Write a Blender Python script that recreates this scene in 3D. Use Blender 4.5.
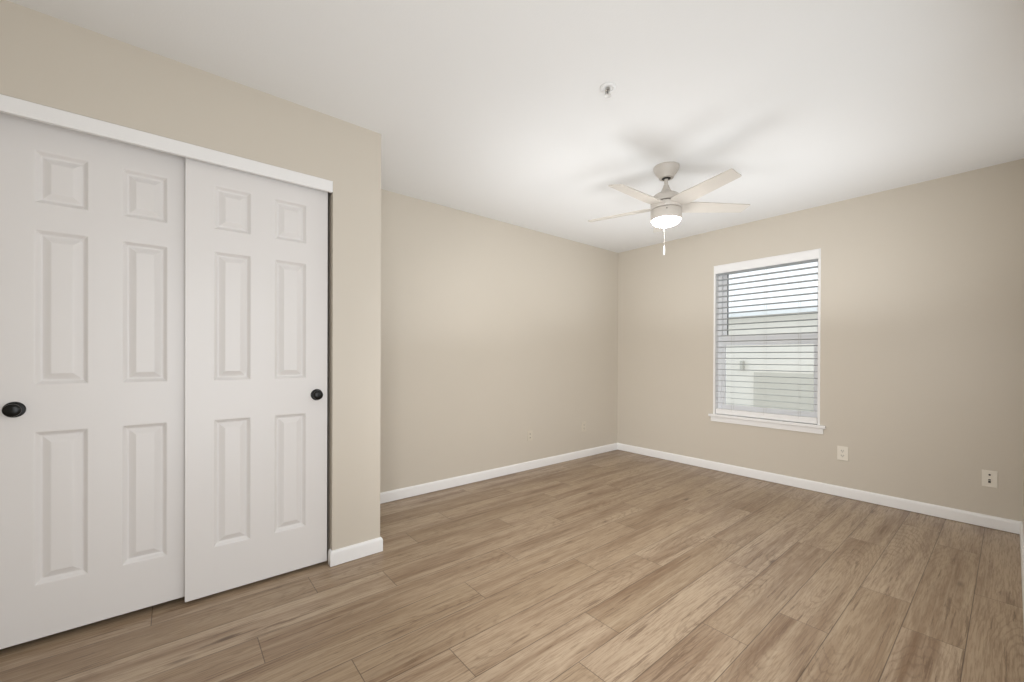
import bpy, bmesh, math, random
from mathutils import Vector, Matrix
for o in list(bpy.data.objects): bpy.data.objects.remove(o, do_unlink=True)
S = bpy.context.scene
C = S.collection
random.seed(7)

# ------------------------------------------------------------------ camera
H = 2.44            # ceiling height
CX = 0.764          # closet face plane
CY = -3.320         # closet outer corner
W = 3.155           # right wall plane
YB = -5.35          # wall behind the camera
yaw, pitch, roll = 0.88337, -0.00253, 0.003624
fw = Vector((-math.sin(yaw)*math.cos(pitch), math.cos(yaw)*math.cos(pitch), math.sin(pitch)))
r0 = Vector((math.cos(yaw), math.sin(yaw), 0)); u0 = r0.cross(fw)
rr = r0*math.cos(roll) + u0*math.sin(roll); uu = -r0*math.sin(roll) + u0*math.cos(roll)
cd = bpy.data.cameras.new('camera'); cam = bpy.data.objects.new('camera', cd); C.objects.link(cam)
m = Matrix((rr, uu, -fw)).transposed().to_4x4(); m.translation = Vector((3.10584, -4.24862, 1.13842))
cam.matrix_world = m
cd.sensor_width = 36; cd.lens = 410.4*36/1024; cd.shift_y = (358.53-341)/1024; cd.clip_start = 0.02
S.camera = cam

# ------------------------------------------------------------------ world, lights, exposure
S.view_settings.view_transform = 'Standard'; S.view_settings.look = 'None'
S.view_settings.gamma = 1.0; S.view_settings.use_curve_mapping = False
S.view_settings.exposure = 0.0
w = bpy.data.worlds.new('world'); S.world = w; w.use_nodes = True
wn = w.node_tree; wn.nodes['Background'].inputs[0].default_value = (0.90, 0.955, 1.0, 1)
wn.nodes['Background'].inputs[1].default_value = 1.55

def area(name, loc, direction, sx, sy, power, col=(1, 1, 1)):
    l = bpy.data.lights.new(name, 'AREA'); l.shape = 'RECTANGLE'; l.size = sx; l.size_y = sy
    l.energy = power; l.color = col
    o = bpy.data.objects.new(name, l); C.objects.link(o); o.location = loc
    o.rotation_euler = Vector(direction).to_track_quat('-Z', 'Y').to_euler()
    return o
area('doorway_fill', (3.22, -4.05, 1.15), (-1, 0.1, 0.0), 1.3, 1.7, 17.5, (1, 1, 1))          # added fill lamp standing in the open doorway of the right wall
area('side_fill', (3.20, -2.3, 1.3), (-1, 0, 0), 1.30, 1.5, 4, (1, 1, 1))           # added side fill lamp, set in the made-up right-wall window
fl_ = area('camera_fill', (2.85, -4.4, 1.35), (-2.1, 4.2, -1.0), 0.5, 0.5, 14.5, (1, 1, 1)); fl_.data.spread = math.radians(80)  # added fill lamp beside the camera, aimed at the far corner
for x_, y_, p_, d_ in ((0.95, -0.9, 3.8, 150), (2.25, -0.9, 5.6, 150), (1.2, -2.2, 8.0, 180)):
    bl_ = area('ceiling_fill', (x_, y_, 1.20), (0, 0, 1), 0.8, 0.8, p_, (0.92, 0.96, 1.0)); bl_.data.spread = math.radians(d_)  # added upward fill lamps that brighten the ceiling

# ------------------------------------------------------------------ materials
def lin(c):
    return tuple(((v/255+0.055)/1.055)**2.4 if v/255 > 0.04045 else v/255/12.92 for v in c) + (1,)
def mat(name, rgb, rough=0.5, metal=0.0, spec=0.5, bump=None, var=0.0, coat=0.0):
    M = bpy.data.materials.new(name); M.use_nodes = True
    nt = M.node_tree; b = nt.nodes['Principled BSDF']
    b.inputs['Roughness'].default_value = rough; b.inputs['Metallic'].default_value = metal
    b.inputs['Specular IOR Level'].default_value = spec; b.inputs['Coat Weight'].default_value = coat
    tc = nt.nodes.new('ShaderNodeTexCoord')
    n = nt.nodes.new('ShaderNodeTexNoise'); n.inputs['Scale'].default_value = 3.0
    nt.links.new(tc.outputs['Object'], n.inputs['Vector'])
    mx = nt.nodes.new('ShaderNodeMix'); mx.data_type = 'RGBA'
    c = lin(rgb)
    mx.inputs['A'].default_value = tuple(v*(1-var) for v in c[:3])+(1,)
    mx.inputs['B'].default_value = tuple(min(1, v*(1+var)) for v in c[:3])+(1,)
    nt.links.new(n.outputs['Fac'], mx.inputs['Factor'])
    nt.links.new(mx.outputs['Result'], b.inputs['Base Color'])
    if bump:
        scale, strength, stretch = bump
        mp = nt.nodes.new('ShaderNodeMapping'); mp.inputs['Scale'].default_value = stretch
        n2 = nt.nodes.new('ShaderNodeTexNoise'); n2.inputs['Scale'].default_value = scale; n2.inputs['Detail'].default_value = 4
        bp = nt.nodes.new('ShaderNodeBump'); bp.inputs['Strength'].default_value = strength; bp.inputs['Distance'].default_value = 0.002
        nt.links.new(tc.outputs['Object'], mp.inputs['Vector']); nt.links.new(mp.outputs[0], n2.inputs['Vector'])
        nt.links.new(n2.outputs['Fac'], bp.inputs['Height']); nt.links.new(bp.outputs[0], b.inputs['Normal'])
    return M
M_wall = mat('greige_wall_paint', (207, 199, 186), 0.42, spec=0.5, bump=(90, 0.12, (1, 1, 1)), var=0.01)
M_ceil = mat('ceiling_paint', (233, 233, 232), 0.9, spec=0.2, bump=(120, 0.15, (1, 1, 1)), var=0.005)
M_trim = mat('white_trim_paint', (239, 238, 237), 0.35, var=0.004)
M_door = mat('white_door_paint', (227, 224, 222), 0.36, bump=(60, 0.10, (1, 9, 0.6)), var=0.006)
M_vinyl = mat('white_vinyl', (242, 243, 245), 0.35, var=0.003)
M_slat = mat('blind_slat_shaded', (184, 187, 188), 0.45, var=0.003)  # white slats and headrail, greyed to imitate backlit shade
M_cord = mat('cord_white', (205, 204, 198), 0.8, var=0.01)
M_black = mat('black_metal', (16, 15, 14), 0.3, metal=0.4, var=0.05)
M_dark = mat('dark_slot', (35, 30, 26), 0.6, var=0.05)
M_edge = mat('dark_edge_strip', (52, 54, 56), 0.7, var=0.05)
M_fan = mat('fan_housing_enamel', (194, 188, 180), 0.4, var=0.01)
M_blade = mat('fan_blade_laminate', (198, 192, 183), 0.75, bump=(40, 0.08, (1, 12, 1)), var=0.02)
M_seam = mat('fan_shadow_gap', (70, 64, 58), 0.6, var=0.02)
M_plate = mat('light_almond_plate', (233, 227, 215), 0.35, var=0.005)
M_platew = mat('painted_plate', (212, 204, 189), 0.4, var=0.005)
M_chrome = mat('chrome', (200, 198, 195), 0.2, metal=1.0, var=0.02)
M_clos = mat('closet_interior_paint', (180, 172, 158), 0.7, var=0.01)
M_stucco = mat('neighbour_siding', (238, 234, 226), 0.9, bump=(30, 0.3, (1, 1, 1)), var=0.02)
M_grey = mat('neighbour_grey_panel', (208, 204, 194), 0.8, var=0.02)
M_roof = mat('neighbour_roof', (238, 241, 243), 0.9, var=0.04)
M_ground = mat('outside_ground', (200, 200, 196), 0.95, var=0.08)
M_bulb = mat('wall_lamp_grey', (196, 194, 186), 0.5, var=0.02)

M_lens = bpy.data.materials.new('glowing_opal_lens'); M_lens.use_nodes = True
b = M_lens.node_tree.nodes['Principled BSDF']
b.inputs['Base Color'].default_value = (0.95, 0.93, 0.9, 1); b.inputs['Roughness'].default_value = 0.4
b.inputs['Emission Color'].default_value = (1.0, 0.95, 0.89, 1); b.inputs['Emission Strength'].default_value = 60.0

M_glass = bpy.data.materials.new('window_glass'); M_glass.use_nodes = True
nt = M_glass.node_tree; nt.nodes.clear()
out = nt.nodes.new('ShaderNodeOutputMaterial'); tr = nt.nodes.new('ShaderNodeBsdfTransparent'); gl = nt.nodes.new('ShaderNodeBsdfGlossy')
gl.inputs['Roughness'].default_value = 0.02
tr.inputs[0].default_value = (0.95, 0.955, 0.95, 1)
mx = nt.nodes.new('ShaderNodeMixShader'); fr = nt.nodes.new('ShaderNodeFresnel'); fr.inputs[0].default_value = 1.45
nt.links.new(fr.outputs[0], mx.inputs[0]); nt.links.new(tr.outputs[0], mx.inputs[1]); nt.links.new(gl.outputs[0], mx.inputs[2])
nt.links.new(mx.outputs[0], out.inputs[0])

# ---- oak plank floor: UV holds metres inside each plank, attribute 'seed' is different for each plank
def floor_material():
    M = bpy.data.materials.new('oak_vinyl_planks'); M.use_nodes = True
    nt = M.node_tree; N = nt.nodes; L = nt.links
    b = N['Principled BSDF']
    uv = N.new('ShaderNodeUVMap'); uv.uv_map = 'plank'
    at = N.new('ShaderNodeAttribute'); at.attribute_name = 'seed'
    def math_(op, a, b_=None, c=None):
        n = N.new('ShaderNodeMath'); n.operation = op
        for i, v in enumerate((a, b_, c)):
            if v is None: continue
            if isinstance(v, (int, float)): n.inputs[i].default_value = v
            else: L.new(v, n.inputs[i])
        return n.outputs[0]
    sep = N.new('ShaderNodeSeparateXYZ'); L.new(uv.outputs[0], sep.inputs[0])
    sc = N.new('ShaderNodeSeparateColor'); L.new(at.outputs['Color'], sc.inputs[0])
    s1, s2, s3 = sc.outputs
    # plank-local point with a seed offset
    cmb = N.new('ShaderNodeCombineXYZ')
    L.new(math_('MULTIPLY_ADD', s1, 17.0, sep.outputs[0]), cmb.inputs[0])
    L.new(math_('MULTIPLY_ADD', s2, 29.0, sep.outputs[1]), cmb.inputs[1])
    L.new(math_('MULTIPLY', s3, 11.0), cmb.inputs[2])
    P = cmb.outputs[0]
    def scaled(sx, sy):
        mp = N.new('ShaderNodeMapping'); mp.inputs['Scale'].default_value = (sx, sy, 1); L.new(P, mp.inputs[0]); return mp.outputs[0]
    def noise(vec, scale, detail, rough=0.55, dist=0.0):
        n = N.new('ShaderNodeTexNoise'); n.inputs['Scale'].default_value = scale; n.inputs['Detail'].default_value = detail
        n.inputs['Roughness'].default_value = rough; n.inputs['Distortion'].default_value = dist; L.new(vec, n.inputs['Vector']); return n.outputs['Fac']
    def ramp(f, stops):
        r = N.new('ShaderNodeValToRGB'); L.new(f, r.inputs[0])
        while len(r.color_ramp.elements) < len(stops): r.color_ramp.elements.new(0.5)
        for e, (p, c) in zip(r.color_ramp.elements, stops): e.position = p; e.color = c
        return r.outputs[0]
    def mix(f, a, b_, mode='MIX'):
        n = N.new('ShaderNodeMix'); n.data_type = 'RGBA'; n.blend_type = mode
        if isinstance(f, float): n.inputs['Factor'].default_value = f
        else: L.new(f, n.inputs['Factor'])
        for k, v in (('A', a), ('B', b_)):
            if isinstance(v, tuple): n.inputs[k].default_value = v
            else: L.new(v, n.inputs[k])
        return n.outputs['Result']
    g = lambda v: (v, v, v, 1)
    # board tone
    tone = ramp(s3, [(0.0, lin((162, 140, 114))), (0.5, lin((171, 149, 124))), (1.0, lin((180, 159, 135)))])
    # broad cloudy streaks along the board
    broad = noise(scaled(11.0, 0.75), 1.0, 5, 0.6, 0.25)
    c1 = mix(ramp(broad, [(0.46, g(0)), (0.72, g(1))]), tone, lin((122, 95, 71)))
    # cathedral rings: wave over a warped coordinate
    wv = N.new('ShaderNodeTexWave'); wv.wave_type = 'RINGS'; wv.rings_direction = 'Z'
    wv.inputs['Scale'].default_value = 12.0; wv.inputs['Distortion'].default_value = 5.5; wv.inputs['Detail'].default_value = 3.0; wv.inputs['Detail Scale'].default_value = 1.4
    wv.inputs['Detail Roughness'].default_value = 0.6
    cm2 = N.new('ShaderNodeCombineXYZ')
    L.new(math_('MULTIPLY', math_('SUBTRACT', sep.outputs[0], math_('MULTIPLY_ADD', s1, 0.16, 0.01)), 2.2), cm2.inputs[0])
    L.new(math_('MULTIPLY', math_('SUBTRACT', sep.outputs[1], math_('MULTIPLY', s2, 1.2)), 0.34), cm2.inputs[1])
    L.new(math_('MULTIPLY', s3, 5.0), cm2.inputs[2])
    L.new(cm2.outputs[0], wv.inputs['Vector'])
    rings = ramp(wv.outputs['Fac'], [(0.0, g(1)), (0.28, g(0))])
    rmask = ramp(noise(scaled(5.0, 1.6), 1.0, 2), [(0.45, g(0)), (0.62, g(1))])
    rfac = N.new('ShaderNodeMath'); rfac.operation = 'MULTIPLY'; L.new(rings, rfac.inputs[0]); L.new(rmask, rfac.inputs[1])
    c2 = mix(math_('MULTIPLY', rfac.outputs[0], 0.36), c1, lin((104, 80, 59)))
    # fine pores
    fine = noise(scaled(190.0, 9.0), 1.0, 3, 0.65)
    c3 = mix(math_('MULTIPLY', ramp(fine, [(0.47, g(0)), (0.60, g(1))]), 0.42), c2, lin((116, 92, 68)))
    # fine pale streaks
    pale = noise(scaled(62.0, 1.6), 1.0, 4, 0.7)
    c4 = mix(math_('MULTIPLY', ramp(pale, [(0.52, g(0)), (0.70, g(1))]), 0.45), c3, lin((190, 172, 147)))
    # sharp dark cracks
    crk = noise(scaled(55.0, 2.6), 1.0, 5, 0.7, 0.4)
    c5 = mix(math_('MULTIPLY', ramp(crk, [(0.585, g(0)), (0.635, g(1))]), 0.6), c4, lin((98, 74, 54)))
    # knots
    vo = N.new('ShaderNodeTexVoronoi'); vo.inputs['Scale'].default_value = 1.0
    L.new(scaled(5.0, 1.5), vo.inputs['Vector'])
    kn = ramp(vo.outputs['Distance'], [(0.03, g(1)), (0.09, g(0))])
    c6 = mix(math_('MULTIPLY', kn, 0.7), c5, lin((84, 62, 46)))
    # seams
    at2 = N.new('ShaderNodeAttribute'); at2.attribute_name = 'size'
    ss = N.new('ShaderNodeSeparateColor'); L.new(at2.outputs['Color'], ss.inputs[0])
    eu = math_('MINIMUM', sep.outputs[0], math_('SUBTRACT', ss.outputs[0], sep.outputs[0]))
    ev = math_('MINIMUM', sep.outputs[1], math_('SUBTRACT', math_('MULTIPLY', ss.outputs[1], 2.0), sep.outputs[1]))
    e = math_('MINIMUM', eu, ev)
    seam = ramp(math_('MULTIPLY', e, 100.0), [(0.09, g(1)), (0.21, g(0))])
    c7 = mix(math_('MULTIPLY', seam, 0.78), c6, lin((78, 62, 48)))
    L.new(c7, b.inputs['Base Color'])
    L.new(math_('MULTIPLY_ADD', fine, 0.16, 0.28), b.inputs['Roughness'])
    b.inputs['Specular IOR Level'].default_value = 0.5
    bp = N.new('ShaderNodeBump'); bp.inputs['Strength'].default_value = 0.25; bp.inputs['Distance'].default_value = 0.002
    hgt = math_('SUBTRACT', math_('MULTIPLY', fine, 0.5), math_('MULTIPLY', seam, 1.0))
    L.new(hgt, bp.inputs['Height']); L.new(bp.outputs[0], b.inputs['Normal'])
    return M
M_floor = floor_material()

# ------------------------------------------------------------------ mesh helpers
def obj(name, bm, m, parent=None, smooth=False):
    bmesh.ops.recalc_face_normals(bm, faces=bm.faces)
    me = bpy.data.meshes.new(name); bm.to_mesh(me); bm.free()
    me.materials.append(m)
    if smooth:
        for p in me.polygons: p.use_smooth = True
        try: me.set_sharp_from_angle(angle=math.radians(38))
        except Exception: pass
    o = bpy.data.objects.new(name, me); C.objects.link(o)
    if parent: o.parent = parent
    return o
def struct(name, bm, m, parent=None, smooth=False):
    o = obj(name, bm, m, parent, smooth)
    if not parent: o['kind'] = 'structure'
    return o
def tag(o, label, cat, group=None):
    o['label'] = label; o['category'] = cat
    if group: o['group'] = group
    return o
def empty(name, loc=(0, 0, 0)):
    o = bpy.data.objects.new(name, None); C.objects.link(o); o.location = loc; o.empty_display_size = 0.1
    return o
def box(bm, x0, x1, y0, y1, z0, z1, bev=0.0, seg=2):
    b2 = bmesh.new()
    v = [b2.verts.new((x, y, z)) for z in (z0, z1) for x, y in ((x0, y0), (x1, y0), (x1, y1), (x0, y1))]
    for f in ((0, 3, 2, 1), (4, 5, 6, 7), (0, 1, 5, 4), (1, 2, 6, 5), (2, 3, 7, 6), (3, 0, 4, 7)): b2.faces.new([v[i] for i in f])
    if bev > 0: bmesh.ops.bevel(b2, geom=b2.edges[:], offset=bev, segments=seg, affect='EDGES', profile=0.6)
    me = bpy.data.meshes.new('tmp'); b2.to_mesh(me); b2.free(); bm.from_mesh(me); bpy.data.meshes.remove(me)
    return bm
def bx(*a, **k): return box(bmesh.new(), *a, **k)
def lathe(prof, n=48, centre=(0, 0, 0), bm=None, axis='z', caps=True):
    bm = bm or bmesh.new(); rings = []
    for r, h in prof:
        ring = []
        for i in range(n):
            a = 2*math.pi*i/n
            if axis == 'z': p = (centre[0]+r*math.cos(a), centre[1]+r*math.sin(a), centre[2]+h)
            elif axis == 'x': p = (centre[0]+h, centre[1]+r*math.cos(a), centre[2]+r*math.sin(a))
            else: p = (centre[0]+r*math.cos(a), centre[1]+h, centre[2]+r*math.sin(a))
            ring.append(bm.verts.new(p))
        rings.append(ring)
    for A, B in zip(rings, rings[1:]):
        for i in range(n): bm.faces.new((A[i], A[(i+1) % n], B[(i+1) % n], B[i]))
    if caps:
        for R in (rings[0], rings[-1]):
            bm.faces.new(R)
    return bm
def sweep(prof, path, bm=None):
    """sweep profile (offset outwards, z) along a polyline of (x, y); outward = right-hand side; mitred"""
    bm = bm or bmesh.new(); rings = []
    n = len(path)
    for i, p in enumerate(path):
        p = Vector(p)
        d0 = (p-Vector(path[i-1])).normalized() if i > 0 else None
        d1 = (Vector(path[i+1])-p).normalized() if i < n-1 else None
        if d0 is None: d0 = d1
        if d1 is None: d1 = d0
        n0 = Vector((d0.y, -d0.x)); n1 = Vector((d1.y, -d1.x))
        mt = (n0+n1); mt = mt/(mt.dot(n0)) if mt.length > 1e-6 else n0
        rings.append([bm.verts.new((p.x+mt.x*o, p.y+mt.y*o, z)) for o, z in prof])
    for A, B in zip(rings, rings[1:]):
        k = len(prof)
        for i in range(k): bm.faces.new((A[i], A[(i+1) % k], B[(i+1) % k], B[i]))
    bm.faces.new(rings[0]); bm.faces.new(rings[-1])
    return bm

# ------------------------------------------------------------------ room shell
T = 0.115
# floor: one quad per plank
PW = 0.1826; X0 = 2.995
joints = {0: -1.250, 1: -1.857, 2: -0.365, 3: -0.925, 4: -1.262, 5: -0.616, 6: -1.597, 7: -0.955, 8: -1.270, 9: -0.650,
          10: -1.525, 11: -0.930, 12: -1.252, 13: -0.630, 14: -0.288, 15: -0.820, 16: -1.10, 17: -0.45, 18: -0.9, 19: -0.3}
LEN = 1.232
bm = bmesh.new(); uvl = bm.loops.layers.uv.new('plank')
seed = bm.loops.layers.float_color.new('seed'); size = bm.loops.layers.float_color.new('size')
rnd = random.Random(21)
for i in range(0, 18):
    xa, xb = X0-PW*i, X0-PW*(i-1)
    cxa, cxb = max(xa, -0.1), min(xb, W+0.02)
    if cxa >= cxb: continue
    y1 = joints[i]
    while y1 < 0.0: y1 += LEN
    while y1 > YB-0.1:
        y0 = y1-LEN; ya, yb = max(y0, YB-0.1), min(y1, 0.05)
        if yb > ya:
            vs = [bm.verts.new(p) for p in ((cxa, ya, 0), (cxb, ya, 0), (cxb, yb, 0), (cxa, yb, 0))]
            f = bm.faces.new(vs); sd = (rnd.random(), rnd.random(), rnd.random(), 1)
            for lp in f.loops:
                co = lp.vert.co; lp[uvl].uv = (co.x-xa, co.y-y0); lp[seed] = sd; lp[size] = (PW, LEN/2, 0, 1)
        y1 = y0
bmesh.ops.remove_doubles(bm, verts=bm.verts, dist=1e-5)
# give it a thickness below
top = bm.faces[:]
fl = struct('floor', bm, M_floor)
sl = bmesh.new(); box(sl, -0.1, W+0.02, YB-0.1, 0.05, -0.1, -0.002)
struct('floor_slab', sl, M_clos)
struct('ceiling', bx(-0.1, W+T, YB-0.1, 0.14, H, H+0.1), M_ceil)
struct('wall_left', bx(-0.1, 0, YB-0.1, 0.14, 0, H), M_wall)
# window wall with opening
OX0, OX1, OZ0, OZ1 = 1.172, 2.070, 0.570, 2.078
bm = bmesh.new()
box(bm, 0, OX0, 0, 0.14, 0, H); box(bm, OX1, W+T, 0, 0.14, 0, H)
box(bm, OX0, OX1, 0, 0.14, 0, OZ0); box(bm, OX0, OX1, 0, 0.14, OZ1, H)
struct('wall_back', bm, M_wall)
bm = bmesh.new()
box(bm, W, W+T, -1.62, 0, 0, H); box(bm, W, W+T, -3.35, -2.98, 0, H); box(bm, W, W+T, -2.98, -1.62, 0, 0.52); box(bm, W, W+T, -2.98, -1.62, 2.08, H)
struct('wall_right', bm, M_wall)
bm = bmesh.new()
for y_ in (-2.98, -2.32, -1.66): box(bm, W+0.005, W+0.040, y_, y_+0.04, 0.52, 2.08)
for z0_ in (0.52, 1.28, 2.04): box(bm, W+0.005, W+0.040, -2.98, -1.62, z0_, z0_+0.04)
struct('added_window', bm, M_vinyl)  # window frame added in the unseen wall to house the side fill
struct('wall_right_header', bx(W, W+T, -4.75, -3.35, 2.05, H), M_wall)
struct('wall_right_rear', bx(W, W+T, YB-0.1, -4.75, 0, H), M_wall)
struct('wall_front', bx(0, W, YB-0.1, YB, 0, H), M_wall)
# closet walls: face with opening, plus return
DY0, DY1, DZ = -4.797, -3.587, 2.092
bm = bmesh.new()
box(bm, CX-T, CX, DY1, CY, 0, H)
box(bm, CX-T, CX, DY0, DY1, DZ, H)
box(bm, CX-T, CX, YB, DY0, 0, H)
box(bm, 0, CX-T, CY-T, CY, 0, H)
struct('wall_closet', bm, M_wall)

# baseboards
bp_ = [(0.0, 0.0035), (0.0125, 0.0035), (0.0125, 0.066), (0.0115, 0.074), (0.008, 0.081), (0.003, 0.0845), (0.0, 0.085)]
struct('baseboard_left', sweep(bp_, [(0, CY), (0, 0)]), M_trim, smooth=True)
struct('baseboard_back', sweep(bp_, [(0.0, 0), (W, 0)]), M_trim, smooth=True)
struct('baseboard_right', sweep(bp_, [(W, 0), (W, -3.35)]), M_trim, smooth=True)
struct('baseboard_closet', sweep(bp_, [(CX-0.030, DY1), (CX, DY1), (CX, CY), (0.0, CY)]), M_trim, smooth=True)

# closet header fascia and hidden sliding track
bm = bmesh.new(); box(bm, CX-0.014, CX+0.004, DY0, DY1-0.002, 2.030, 2.090, bev=0.0015)
struct('trim_1', bm, M_trim)
struct('trim_2', bx(CX-0.11, CX-0.016, DY0, DY1, 2.072, 2.090), M_trim)

# ------------------------------------------------------------------ six-panel sliding doors
def panel_door(name, xf, y0, z0, width=0.610, top=2.062):
    t = 0.034
    bm = bmesh.new()
    ys = [0, 0.105, 0.254, 0.355, 0.504, width]
    zs = [0, 0.237, 0.840, 1.024, 1.634, 1.738, 1.944, top]
    zs = [zs[0]+z0] + [z for z in zs[1:]]
    def V(y, z, d=0.0): return bm.verts.new((xf-d, y0+y, z))
    for i in range(len(ys)-1):
        for j in range(len(zs)-1):
            a, b_, c, d = ys[i], ys[i+1], zs[j], zs[j+1]
            if i in (1, 3) and j in (1, 3, 5):
                steps = [(0, 0), (0.003, 0.0010), (0.014, 0.0125), (0.018, 0.0140), (0.021, 0.0140), (0.043, 0.0025), (0.046, 0.0018)]
                prev = None
                for ins, dep in steps:
                    ring = [V(a+ins, c+ins, dep), V(b_-ins, c+ins, dep), V(b_-ins, d-ins, dep), V(a+ins, d-ins, dep)]
                    if prev:
                        for k in range(4): bm.faces.new((prev[k], prev[(k+1) % 4], ring[(k+1) % 4], ring[k]))
                    prev = ring
                bm.faces.new(prev)
            else:
                bm.faces.new((V(a, c), V(b_, c), V(b_, d), V(a, d)))
    # edges and back
    a, b_, c, d = 0, width, zs[0], zs[-1]
    F = [V(a, c), V(b_, c), V(b_, d), V(a, d)]; B = [V(a, c, t), V(b_, c, t), V(b_, d, t), V(a, d, t)]
    for k in range(4): bm.faces.new((F[k], F[(k+1) % 4], B[(k+1) % 4], B[k]))
    bm.faces.new(B)
    bmesh.ops.remove_doubles(bm, verts=bm.verts, dist=1e-5)
    return struct(name, bm, M_door)
d_r = panel_door('door_1', CX-0.040, -4.213, 0.019)
d_l = panel_door('door_2', CX-0.080, -4.779, 0.028)
def knob(parent, x, y, z):
    prof = [(0.0302, 0.0), (0.0302, 0.003), (0.028, 0.006), (0.019, 0.0065), (0.011, 0.009), (0.0100, 0.016), (0.014, 0.020), (0.0215, 0.024),
            (0.0245, 0.029), (0.0235, 0.034), (0.0185, 0.0375), (0.009, 0.0392), (0.003, 0.0396)]
    k = obj('knob', lathe(prof, 40, (x, y, z), axis='x'), M_black, parent, smooth=True)
    k['label'] = 'round black metal knob on a black rosette'
knob(d_r, CX-0.040, -3.657, 0.934)
knob(d_l, CX-0.080, -4.724, 0.932)

# ------------------------------------------------------------------ window
win = empty('window_1', ((OX0+OX1)/2, 0, OZ0)); win['kind'] = 'structure'
wp = win.location
def wobj(name, bm, m, parent=None, smooth=False):
    """parts are built in world coordinates and then shifted into their parent's frame"""
    base = parent or win
    pos = Vector((0, 0, 0)); q = base
    while q: pos += q.location; q = q.parent
    bmesh.ops.translate(bm, verts=bm.verts, vec=-pos)
    return obj(name, bm, m, base, smooth)
FX0, FX1, FZ0, FZ1 = 1.190, 2.052, 0.585, 2.078
bm = bmesh.new()      # painted jamb liner
box(bm, OX0, FX0, -0.002, 0.14, OZ0, OZ1, bev=0.001); box(bm, FX1, OX1, -0.002, 0.14, OZ0, OZ1, bev=0.001)
box(bm, OX0, OX1, -0.001, 0.14, OZ1-0.014, OZ1)
wobj('jamb_liner', bm, M_trim)
bm = bmesh.new()      # outer vinyl frame
YF0, YF1 = 0.072, 0.138
box(bm, FX0, 1.222, YF0, YF1, FZ0, FZ1-0.014); box(bm, 2.034, FX1, YF0, YF1, FZ0, FZ1-0.014)
box(bm, 1.222, 2.034, YF0, YF1, FZ0, FZ0+0.035); box(bm, 1.222, 2.034, YF0, YF1, 2.028, FZ1-0.014)
wobj('window_frame', bm, M_vinyl)
def sash(name, x0, x1, gx0, gx1, z0, z1, gz0, gz1, y0, y1, edge_strip=None):
    bm = bmesh.new()
    box(bm, x0, gx0, y0, y1, z0, z1, bev=0.002); box(bm, gx1, x1, y0, y1, z0, z1, bev=0.002)
    box(bm, gx0-0.002, gx1+0.002, y0, y1, z0, gz0, bev=0.002); box(bm, gx0-0.002, gx1+0.002, y0, y1, gz1, z1, bev=0.002)
    s = wobj(name, bm, M_vinyl)
    ym = (y0+y1)/2
    wobj('pane', bx(gx0-0.004, gx1+0.004, ym-0.002, ym+0.002, gz0-0.004, gz1+0.004), M_glass, s)
    if edge_strip: wobj('edge_strip', bx(gx0-0.001, gx0+0.006, y0-0.001, ym-0.002, gz0, gz1), M_edge, s)  # dark strip along the left edge of the pane
    return s
sash('upper_sash', 1.222, 2.034, 1.262, 2.020, 1.30, 2.030, 1.352, 1.992, 0.108, 0.132, True)
sash('lower_sash', 1.216, 2.038, 1.254, 2.004, 0.62, 1.366, 0.668, 1.268, 0.080, 0.104)
# sill: stool with horns, and apron
bm = bmesh.new()
box(bm, 1.134, 2.113, -0.030, 0.0, 0.546, 0.572, bev=0.006, seg=3); box(bm, FX0-0.01, FX1+0.01, -0.004, 0.076, 0.546, 0.5715)
wobj('window_stool', bm, M_trim)
wobj('window_apron', bx(1.152, 2.096, -0.014, 0.0, 0.497, 0.547, bev=0.003), M_trim)

# horizontal blind hanging inside the window opening
bl = empty('window_blind', ((OX0+OX1)/2, 0.03, 2.06))
tag(bl, 'white horizontal slatted blind lowered with open slats in the window', 'blind')
def bobj(name, bm, m, smooth=False):
    bmesh.ops.translate(bm, verts=bm.verts, vec=-bl.location); return obj(name, bm, m, bl, smooth)
bobj('valance', bx(1.176, 2.062, -0.008, 0.001, 1.994, 2.072, bev=0.002), M_trim)
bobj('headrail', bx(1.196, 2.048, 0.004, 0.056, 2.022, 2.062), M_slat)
bm = bmesh.new(); tilt = math.radians(6.5)
z = 1.138-0.0566*8
ns = 0
while z < 1.99:
    segs = 6; w2 = 0.0252; rows = []
    for s_ in range(segs+1):
        u = -1+2*s_/segs
        yy = u*w2*math.cos(tilt); zz = -u*w2*math.sin(tilt) + 0.0022*(1-u*u)
        rows.append((0.0305+yy, z+zz))
    top_ = [[bm.verts.new((x, y, zz+0.0014)) for y, zz in rows] for x in (1.195, 2.047)]
    bot_ = [[bm.verts.new((x, y, zz-0.0014)) for y, zz in rows] for x in (1.195, 2.047)]
    for i in range(segs):
        bm.faces.new((top_[0][i], top_[1][i], top_[1][i+1], top_[0][i+1]))
        bm.faces.new((bot_[0][i], bot_[0][i+1], bot_[1][i+1], bot_[1][i]))
    for k in (0, segs): bm.faces.new((top_[0][k], bot_[0][k], bot_[1][k], top_[1][k]))
    for e_ in (0, 1): bm.faces.new(top_[e_]+bot_[e_][::-1])
    z += 0.0566; ns += 1
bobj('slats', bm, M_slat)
bobj('bottom_rail', bx(1.195, 2.047, 0.004, 0.056, 0.577, 0.628, bev=0.003), M_trim)
for x in (1.347, 1.637, 1.911):
    bm = bmesh.new()
    for y in (0.0030, 0.0580): lathe([(0.0011, 0), (0.0011, 1.42)], 6, (x, y, 0.61), bm)
    zz = 1.138-0.0566*8
    while zz < 1.99:
        box(bm, x-0.0008, x+0.0008, 0.003, 0.058, zz-0.0035, zz-0.0025); zz += 0.0566
    bobj('ladder_cord', bm, M_cord)

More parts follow.
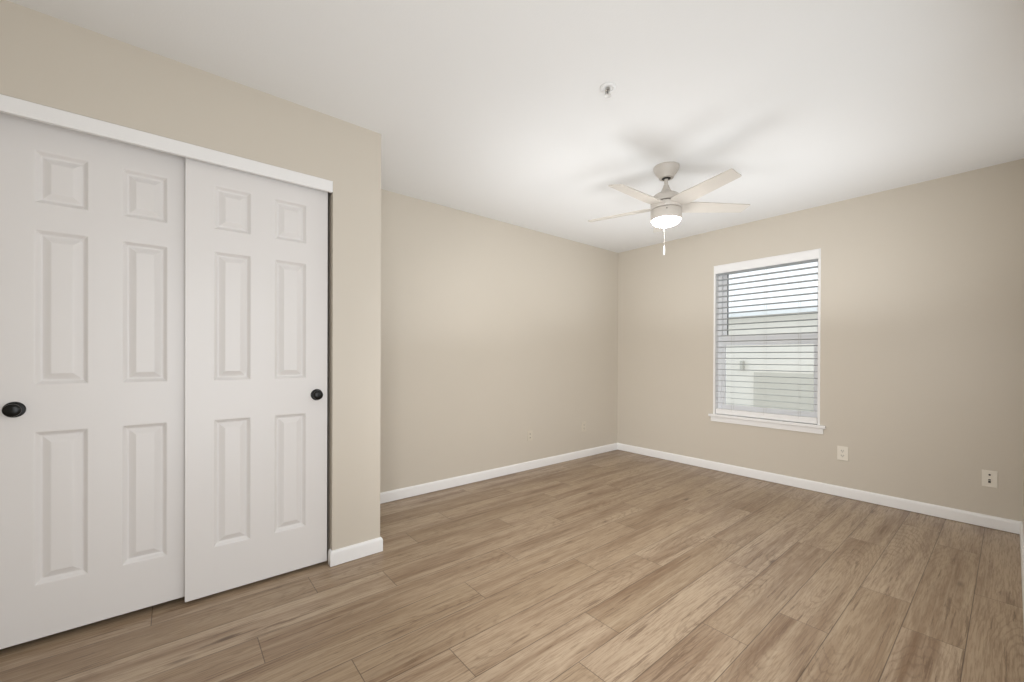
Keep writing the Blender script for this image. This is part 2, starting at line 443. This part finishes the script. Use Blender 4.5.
# ------------------------------------------------------------------ ceiling fan
FXc, FYc = 1.604, -1.660
fan = empty('ceiling_fan', (FXc, FYc, H))
tag(fan, 'white five-blade ceiling fan with a lit drum light, hanging from the ceiling', 'ceiling fan')
def z_(z): return z-H
obj('canopy', lathe([(0.084, 0.0), (0.084, -0.010), (0.081, -0.020), (0.070, -0.040), (0.056, -0.058), (0.050, -0.068), (0.047, -0.076), (0.034, -0.0775)], 48), M_fan, fan, True)
hb = obj('hanger_ball', lathe([(0.010, -0.083), (0.026, -0.081), (0.031, -0.0765), (0.026, -0.070)], 32), M_dark, fan, True); hb['label'] = 'dark hanger ball in the canopy mouth'
obj('downrod', lathe([(0.0125, -0.075), (0.0125, z_(2.30))], 24), M_fan, fan, True)
obj('motor_housing', lathe([(0.0145, z_(2.318)), (0.0175, z_(2.316)), (0.020, z_(2.305)), (0.028, z_(2.288)), (0.036, z_(2.272)), (0.048, z_(2.262)), (0.066, z_(2.256)),
    (0.082, z_(2.246)), (0.093, z_(2.232)), (0.099, z_(2.215)), (0.101, z_(2.197)), (0.099, z_(2.195)), (0.088, z_(2.194))], 64), M_fan, fan, True)
sg = obj('flywheel', lathe([(0.088, z_(2.1955)), (0.089, z_(2.190)), (0.097, z_(2.188)), (0.100, z_(2.180)), (0.101, z_(2.158)), (0.098, z_(2.152)), (0.088, z_(2.149)), (0.088, z_(2.146))], 64), M_fan, fan, True)
gp = obj('shadow_gap', lathe([(0.0895, z_(2.1965)), (0.0895, z_(2.1455))], 48), M_seam, fan); gp['label'] = 'dark gap ring between the housings'
lk = obj('light_kit', lathe([(0.088, z_(2.147)), (0.0985, z_(2.146)), (0.1005, z_(2.142)), (0.1000, z_(2.085)), (0.098, z_(2.078)), (0.0945, z_(2.076)), (0.0945, z_(2.084))], 64), M_fan, fan, True)
lens = obj('lens', lathe([(0.0905, z_(2.082)), (0.0890, z_(2.069)), (0.0835, z_(2.059)), (0.073, z_(2.052)), (0.060, z_(2.047)), (0.030, z_(2.044)), (0.008, z_(2.0437))], 64), M_lens, lk, True)
lens['label'] = 'glowing opal glass lens'
# small screw on the light kit, facing the camera
ad = math.atan2(-4.25-FYc, 3.1-FXc)+0.05
obj('screw', lathe([(0.004, 0), (0.0035, 0.002), (0.001, 0.0025)], 12, (0, 0, 0), axis='x'), M_seam, lk)
sc_ = bpy.data.objects['screw']; sc_.location = (0.1003*math.cos(ad), 0.1003*math.sin(ad), z_(2.129)); sc_.rotation_euler = (0, 0, ad)
def blade_bm(ang):
    """blade outline in its own frame: x outwards, y counter-clockwise; pitched so that the clockwise edge is higher"""
    bm = bmesh.new()
    r0_, rcw, rccw = 0.085, 0.566, 0.552
    pts = [(r0_, -0.045), (0.13, -0.060), (0.17, -0.062), (rcw-0.008, -0.0475), (rcw-0.002, -0.0455), (rcw, -0.041), (rccw+0.001, 0.040), (rccw-0.002, 0.0445), (rccw-0.009, 0.047),
           (0.17, 0.062), (0.13, 0.060), (r0_, 0.045)]
    p = math.radians(-12.0); t = 0.0032
    M4 = Matrix.Rotation(ang, 4, 'Z') @ Matrix.Translation((0, 0, z_(2.171))) @ Matrix.Rotation(p, 4, 'X')
    T_ = [bm.verts.new(M4 @ Vector((x, y, t))) for x, y in pts]; B_ = [bm.verts.new(M4 @ Vector((x, y, -t))) for x, y in pts]
    bm.faces.new(T_); bm.faces.new(B_[::-1])
    for i in range(len(pts)): bm.faces.new((T_[i], B_[i], B_[(i+1) % len(pts)], T_[(i+1) % len(pts)]))
    return bm
for k in range(5):
    obj('fan_blade', blade_bm(math.radians(-90.7+72*k)), M_blade, fan)
# pull chain
ac = math.atan2(-4.25-FYc, 3.1-FXc)-1.25
px, py = 0.012*math.cos(ac), 0.012*math.sin(ac)
bm = bmesh.new()
for i in range(44):
    bmesh.ops.create_icosphere(bm, subdivisions=1, radius=0.0016, matrix=Matrix.Translation((px, py, z_(2.041)-0.0031*i)))
lathe([(0.0006, z_(2.044)), (0.0006, z_(1.905))], 6, (px, py, 0), bm)
pc = obj('pull_chain', bm, M_cord, fan)
obj('pull_knob', lathe([(0.0015, z_(1.907)), (0.0035, z_(1.903)), (0.0052, z_(1.892)), (0.0060, z_(1.872)), (0.0058, z_(1.846)), (0.004, z_(1.842)), (0.001, z_(1.841))], 16, (px, py, 0)), M_vinyl, pc, True)

# ------------------------------------------------------------------ fire sprinkler
SX, SY = 1.866, -2.640
sp = empty('fire_sprinkler', (SX, SY, H)); tag(sp, 'small metal fire sprinkler head with a white escutcheon on the ceiling', 'sprinkler')
obj('escutcheon', lathe([(0.038, 0), (0.038, -0.003), (0.034, -0.007), (0.026, -0.009), (0.022, -0.004), (0.012, -0.003)], 40), M_ceil, sp, True)
hd = obj('sprinkler_body', lathe([(0.010, -0.003), (0.012, -0.006), (0.012, -0.014), (0.007, -0.017), (0.004, -0.017)], 20), M_chrome, sp, True)
bm = bmesh.new()
for s in (-1, 1):
    for a_, b_ in (((0.010*s, -0.014), (0.013*s, -0.024)), ((0.013*s, -0.024), (0.004*s, -0.036))):
        d = Vector((b_[0]-a_[0], 0, b_[1]-a_[1])); L_ = d.length
        M4 = Matrix.Translation((a_[0], 0, a_[1])) @ d.to_track_quat('Z', 'Y').to_matrix().to_4x4()
        b2 = lathe([(0.0022, 0), (0.0022, L_)], 8)
        bmesh.ops.transform(b2, matrix=M4, verts=b2.verts); me = bpy.data.meshes.new('t'); b2.to_mesh(me); b2.free(); bm.from_mesh(me); bpy.data.meshes.remove(me)
obj('frame_arms', bm, M_chrome, sp)
obj('bulb', lathe([(0.001, -0.016), (0.0026, -0.018), (0.0026, -0.032), (0.001, -0.034)], 12), M_dark, sp, True)
bm = lathe([(0.004, -0.035), (0.013, -0.0365), (0.0155, -0.038), (0.0155, -0.0395), (0.004, -0.039)], 24)
obj('deflector', bm, M_chrome, sp, True)

# ------------------------------------------------------------------ wall plates
def plate(name, loc, rz, w_=0.072, h_=0.115, m_=None):
    o = empty(name, loc); o.rotation_euler = (0, 0, rz)
    obj('cover_plate', bx(-w_/2, w_/2, -0.006, 0, -h_/2, h_/2, bev=0.003, seg=3), m_ or M_plate, o)
    return o
def duplex(o, m_):
    for dz in (0.0195, -0.0195):
        bm = bmesh.new()
        pts = []
        for i in range(24):
            a = 2*math.pi*i/24; pts.append((0.0172*math.cos(a), max(-0.0125, min(0.0125, 0.0172*math.sin(a)))))
        A = [bm.verts.new((x, -0.0085, dz+z)) for x, z in pts]; B = [bm.verts.new((x, -0.003, dz+z)) for x, z in pts]
        bm.faces.new(A); bm.faces.new(B[::-1])
        for i in range(24): bm.faces.new((A[i], A[(i+1) % 24], B[(i+1) % 24], B[i]))
        r_ = obj('receptacle', bm, m_, o)
        bm = bmesh.new()
        box(bm, -0.0082, -0.0052, -0.0089, -0.008, dz-0.002, dz+0.0075); box(bm, 0.0052, 0.0082, -0.0089, -0.008, dz-0.001, dz+0.0070)
        lathe([(0.0026, -0.0089), (0.0026, -0.008)], 12, (0, 0, dz-0.0075), bm, axis='y')
        s_ = obj('slot', bm, M_dark, r_); s_['label'] = 'dark plug slots'
    obj('screw', lathe([(0.003, -0.0075), (0.003, -0.005)], 12, axis='y'), m_, o)
o = plate('wall_outlet', (2.2255, 0, 0.360), 0); duplex(o, M_plate)
tag(o, 'almond duplex power outlet low on the window wall, right of the window', 'outlet')
o = plate('wall_outlet', (0, -0.634, 0.352), math.pi/2, m_=M_platew); duplex(o, M_platew)
tag(o, 'beige duplex outlet on the left wall, nearer the room corner', 'outlet')
o = plate('phone_jack', (0, -1.462, 0.345), math.pi/2, 0.068, 0.100, m_=M_platew)
tag(o, 'small beige wall jack plate on the left wall, farther from the corner', 'wall plate')
for dz in (0.018, -0.020):
    s_ = obj('jack', bx(-0.009, 0.009, -0.0075, -0.005, dz-0.007, dz+0.007, bev=0.001), M_platew, o)
    obj('port', bx(-0.005, 0.005, -0.0082, -0.007, dz-0.004, dz+0.004), M_seam, s_)
o = plate('media_plate', (3.014, 0, 0.332), 0, 0.070, 0.112)
tag(o, 'almond media plate with coax and phone jack near the right corner', 'wall plate')
cx_ = obj('coax_port', lathe([(0.0055, -0.006), (0.0055, -0.010), (0.0045, -0.012), (0.0045, -0.014), (0.001, -0.014)], 16, (0, 0, 0.028), axis='y'), M_seam, o, True)
ph = obj('phone_port', bx(-0.0105, 0.0105, -0.0085, -0.005, -0.030, 0.002, bev=0.0015), M_plate, o)
bm = bmesh.new(); box(bm, -0.0060, 0.0060, -0.0092, -0.008, -0.026, -0.013); box(bm, -0.0055, 0.0055, -0.0092, -0.008, -0.010, -0.002)
so = obj('socket_opening', bm, M_dark, ph); so['label'] = 'dark phone socket opening'

# ------------------------------------------------------------------ outside the window
struct('ground', bx(-12, 14, 0.14, 30, -0.35, -0.15), M_ground)
nb = empty('neighbouring_building', (0, 4.5, -0.15)); tag(nb, 'pale beige neighbouring building seen through the window', 'building')
bm = bmesh.new(); box(bm, -7, 7, 0, 4, 0, 2.12)
obj('wall', bm, M_stucco, nb)
bm = bmesh.new()
vs = [bm.verts.new(p) for p in ((-7.3, -0.25, 2.10), (7.3, -0.25, 2.10), (7.3, 2.0, 2.45), (-7.3, 2.0, 2.45), (-7.3, -0.25, 2.20), (7.3, -0.25, 2.20), (7.3, 2.0, 2.58), (-7.3, 2.0, 2.58), (-7.3, 4.25, 2.10), (7.3, 4.25, 2.10), (-7.3, 4.25, 2.20), (7.3, 4.25, 2.20))]
for f in ((0, 1, 2, 3), (4, 5, 6, 7), (0, 1, 5, 4), (3, 2, 9, 8), (7, 6, 11, 10), (8, 9, 11, 10), (0, 3, 7, 4), (3, 8, 10, 7), (1, 2, 6, 5), (2, 9, 11, 6)): bm.faces.new([vs[i] for i in f])
obj('roof', bm, M_roof, nb)
gd = obj('grey_panel', bx(-0.08, 2.1, -0.05, 0.0, 0, 1.02, bev=0.004), M_grey, nb); gd['label'] = 'pale grey panel on the wall'  # plain grey block against the neighbouring wall
wl = obj('wall_lamp', bx(-0.320, -0.262, -0.10, 0, 1.05, 1.24, bev=0.015), M_bulb, nb); wl['label'] = 'small grey wall lamp'
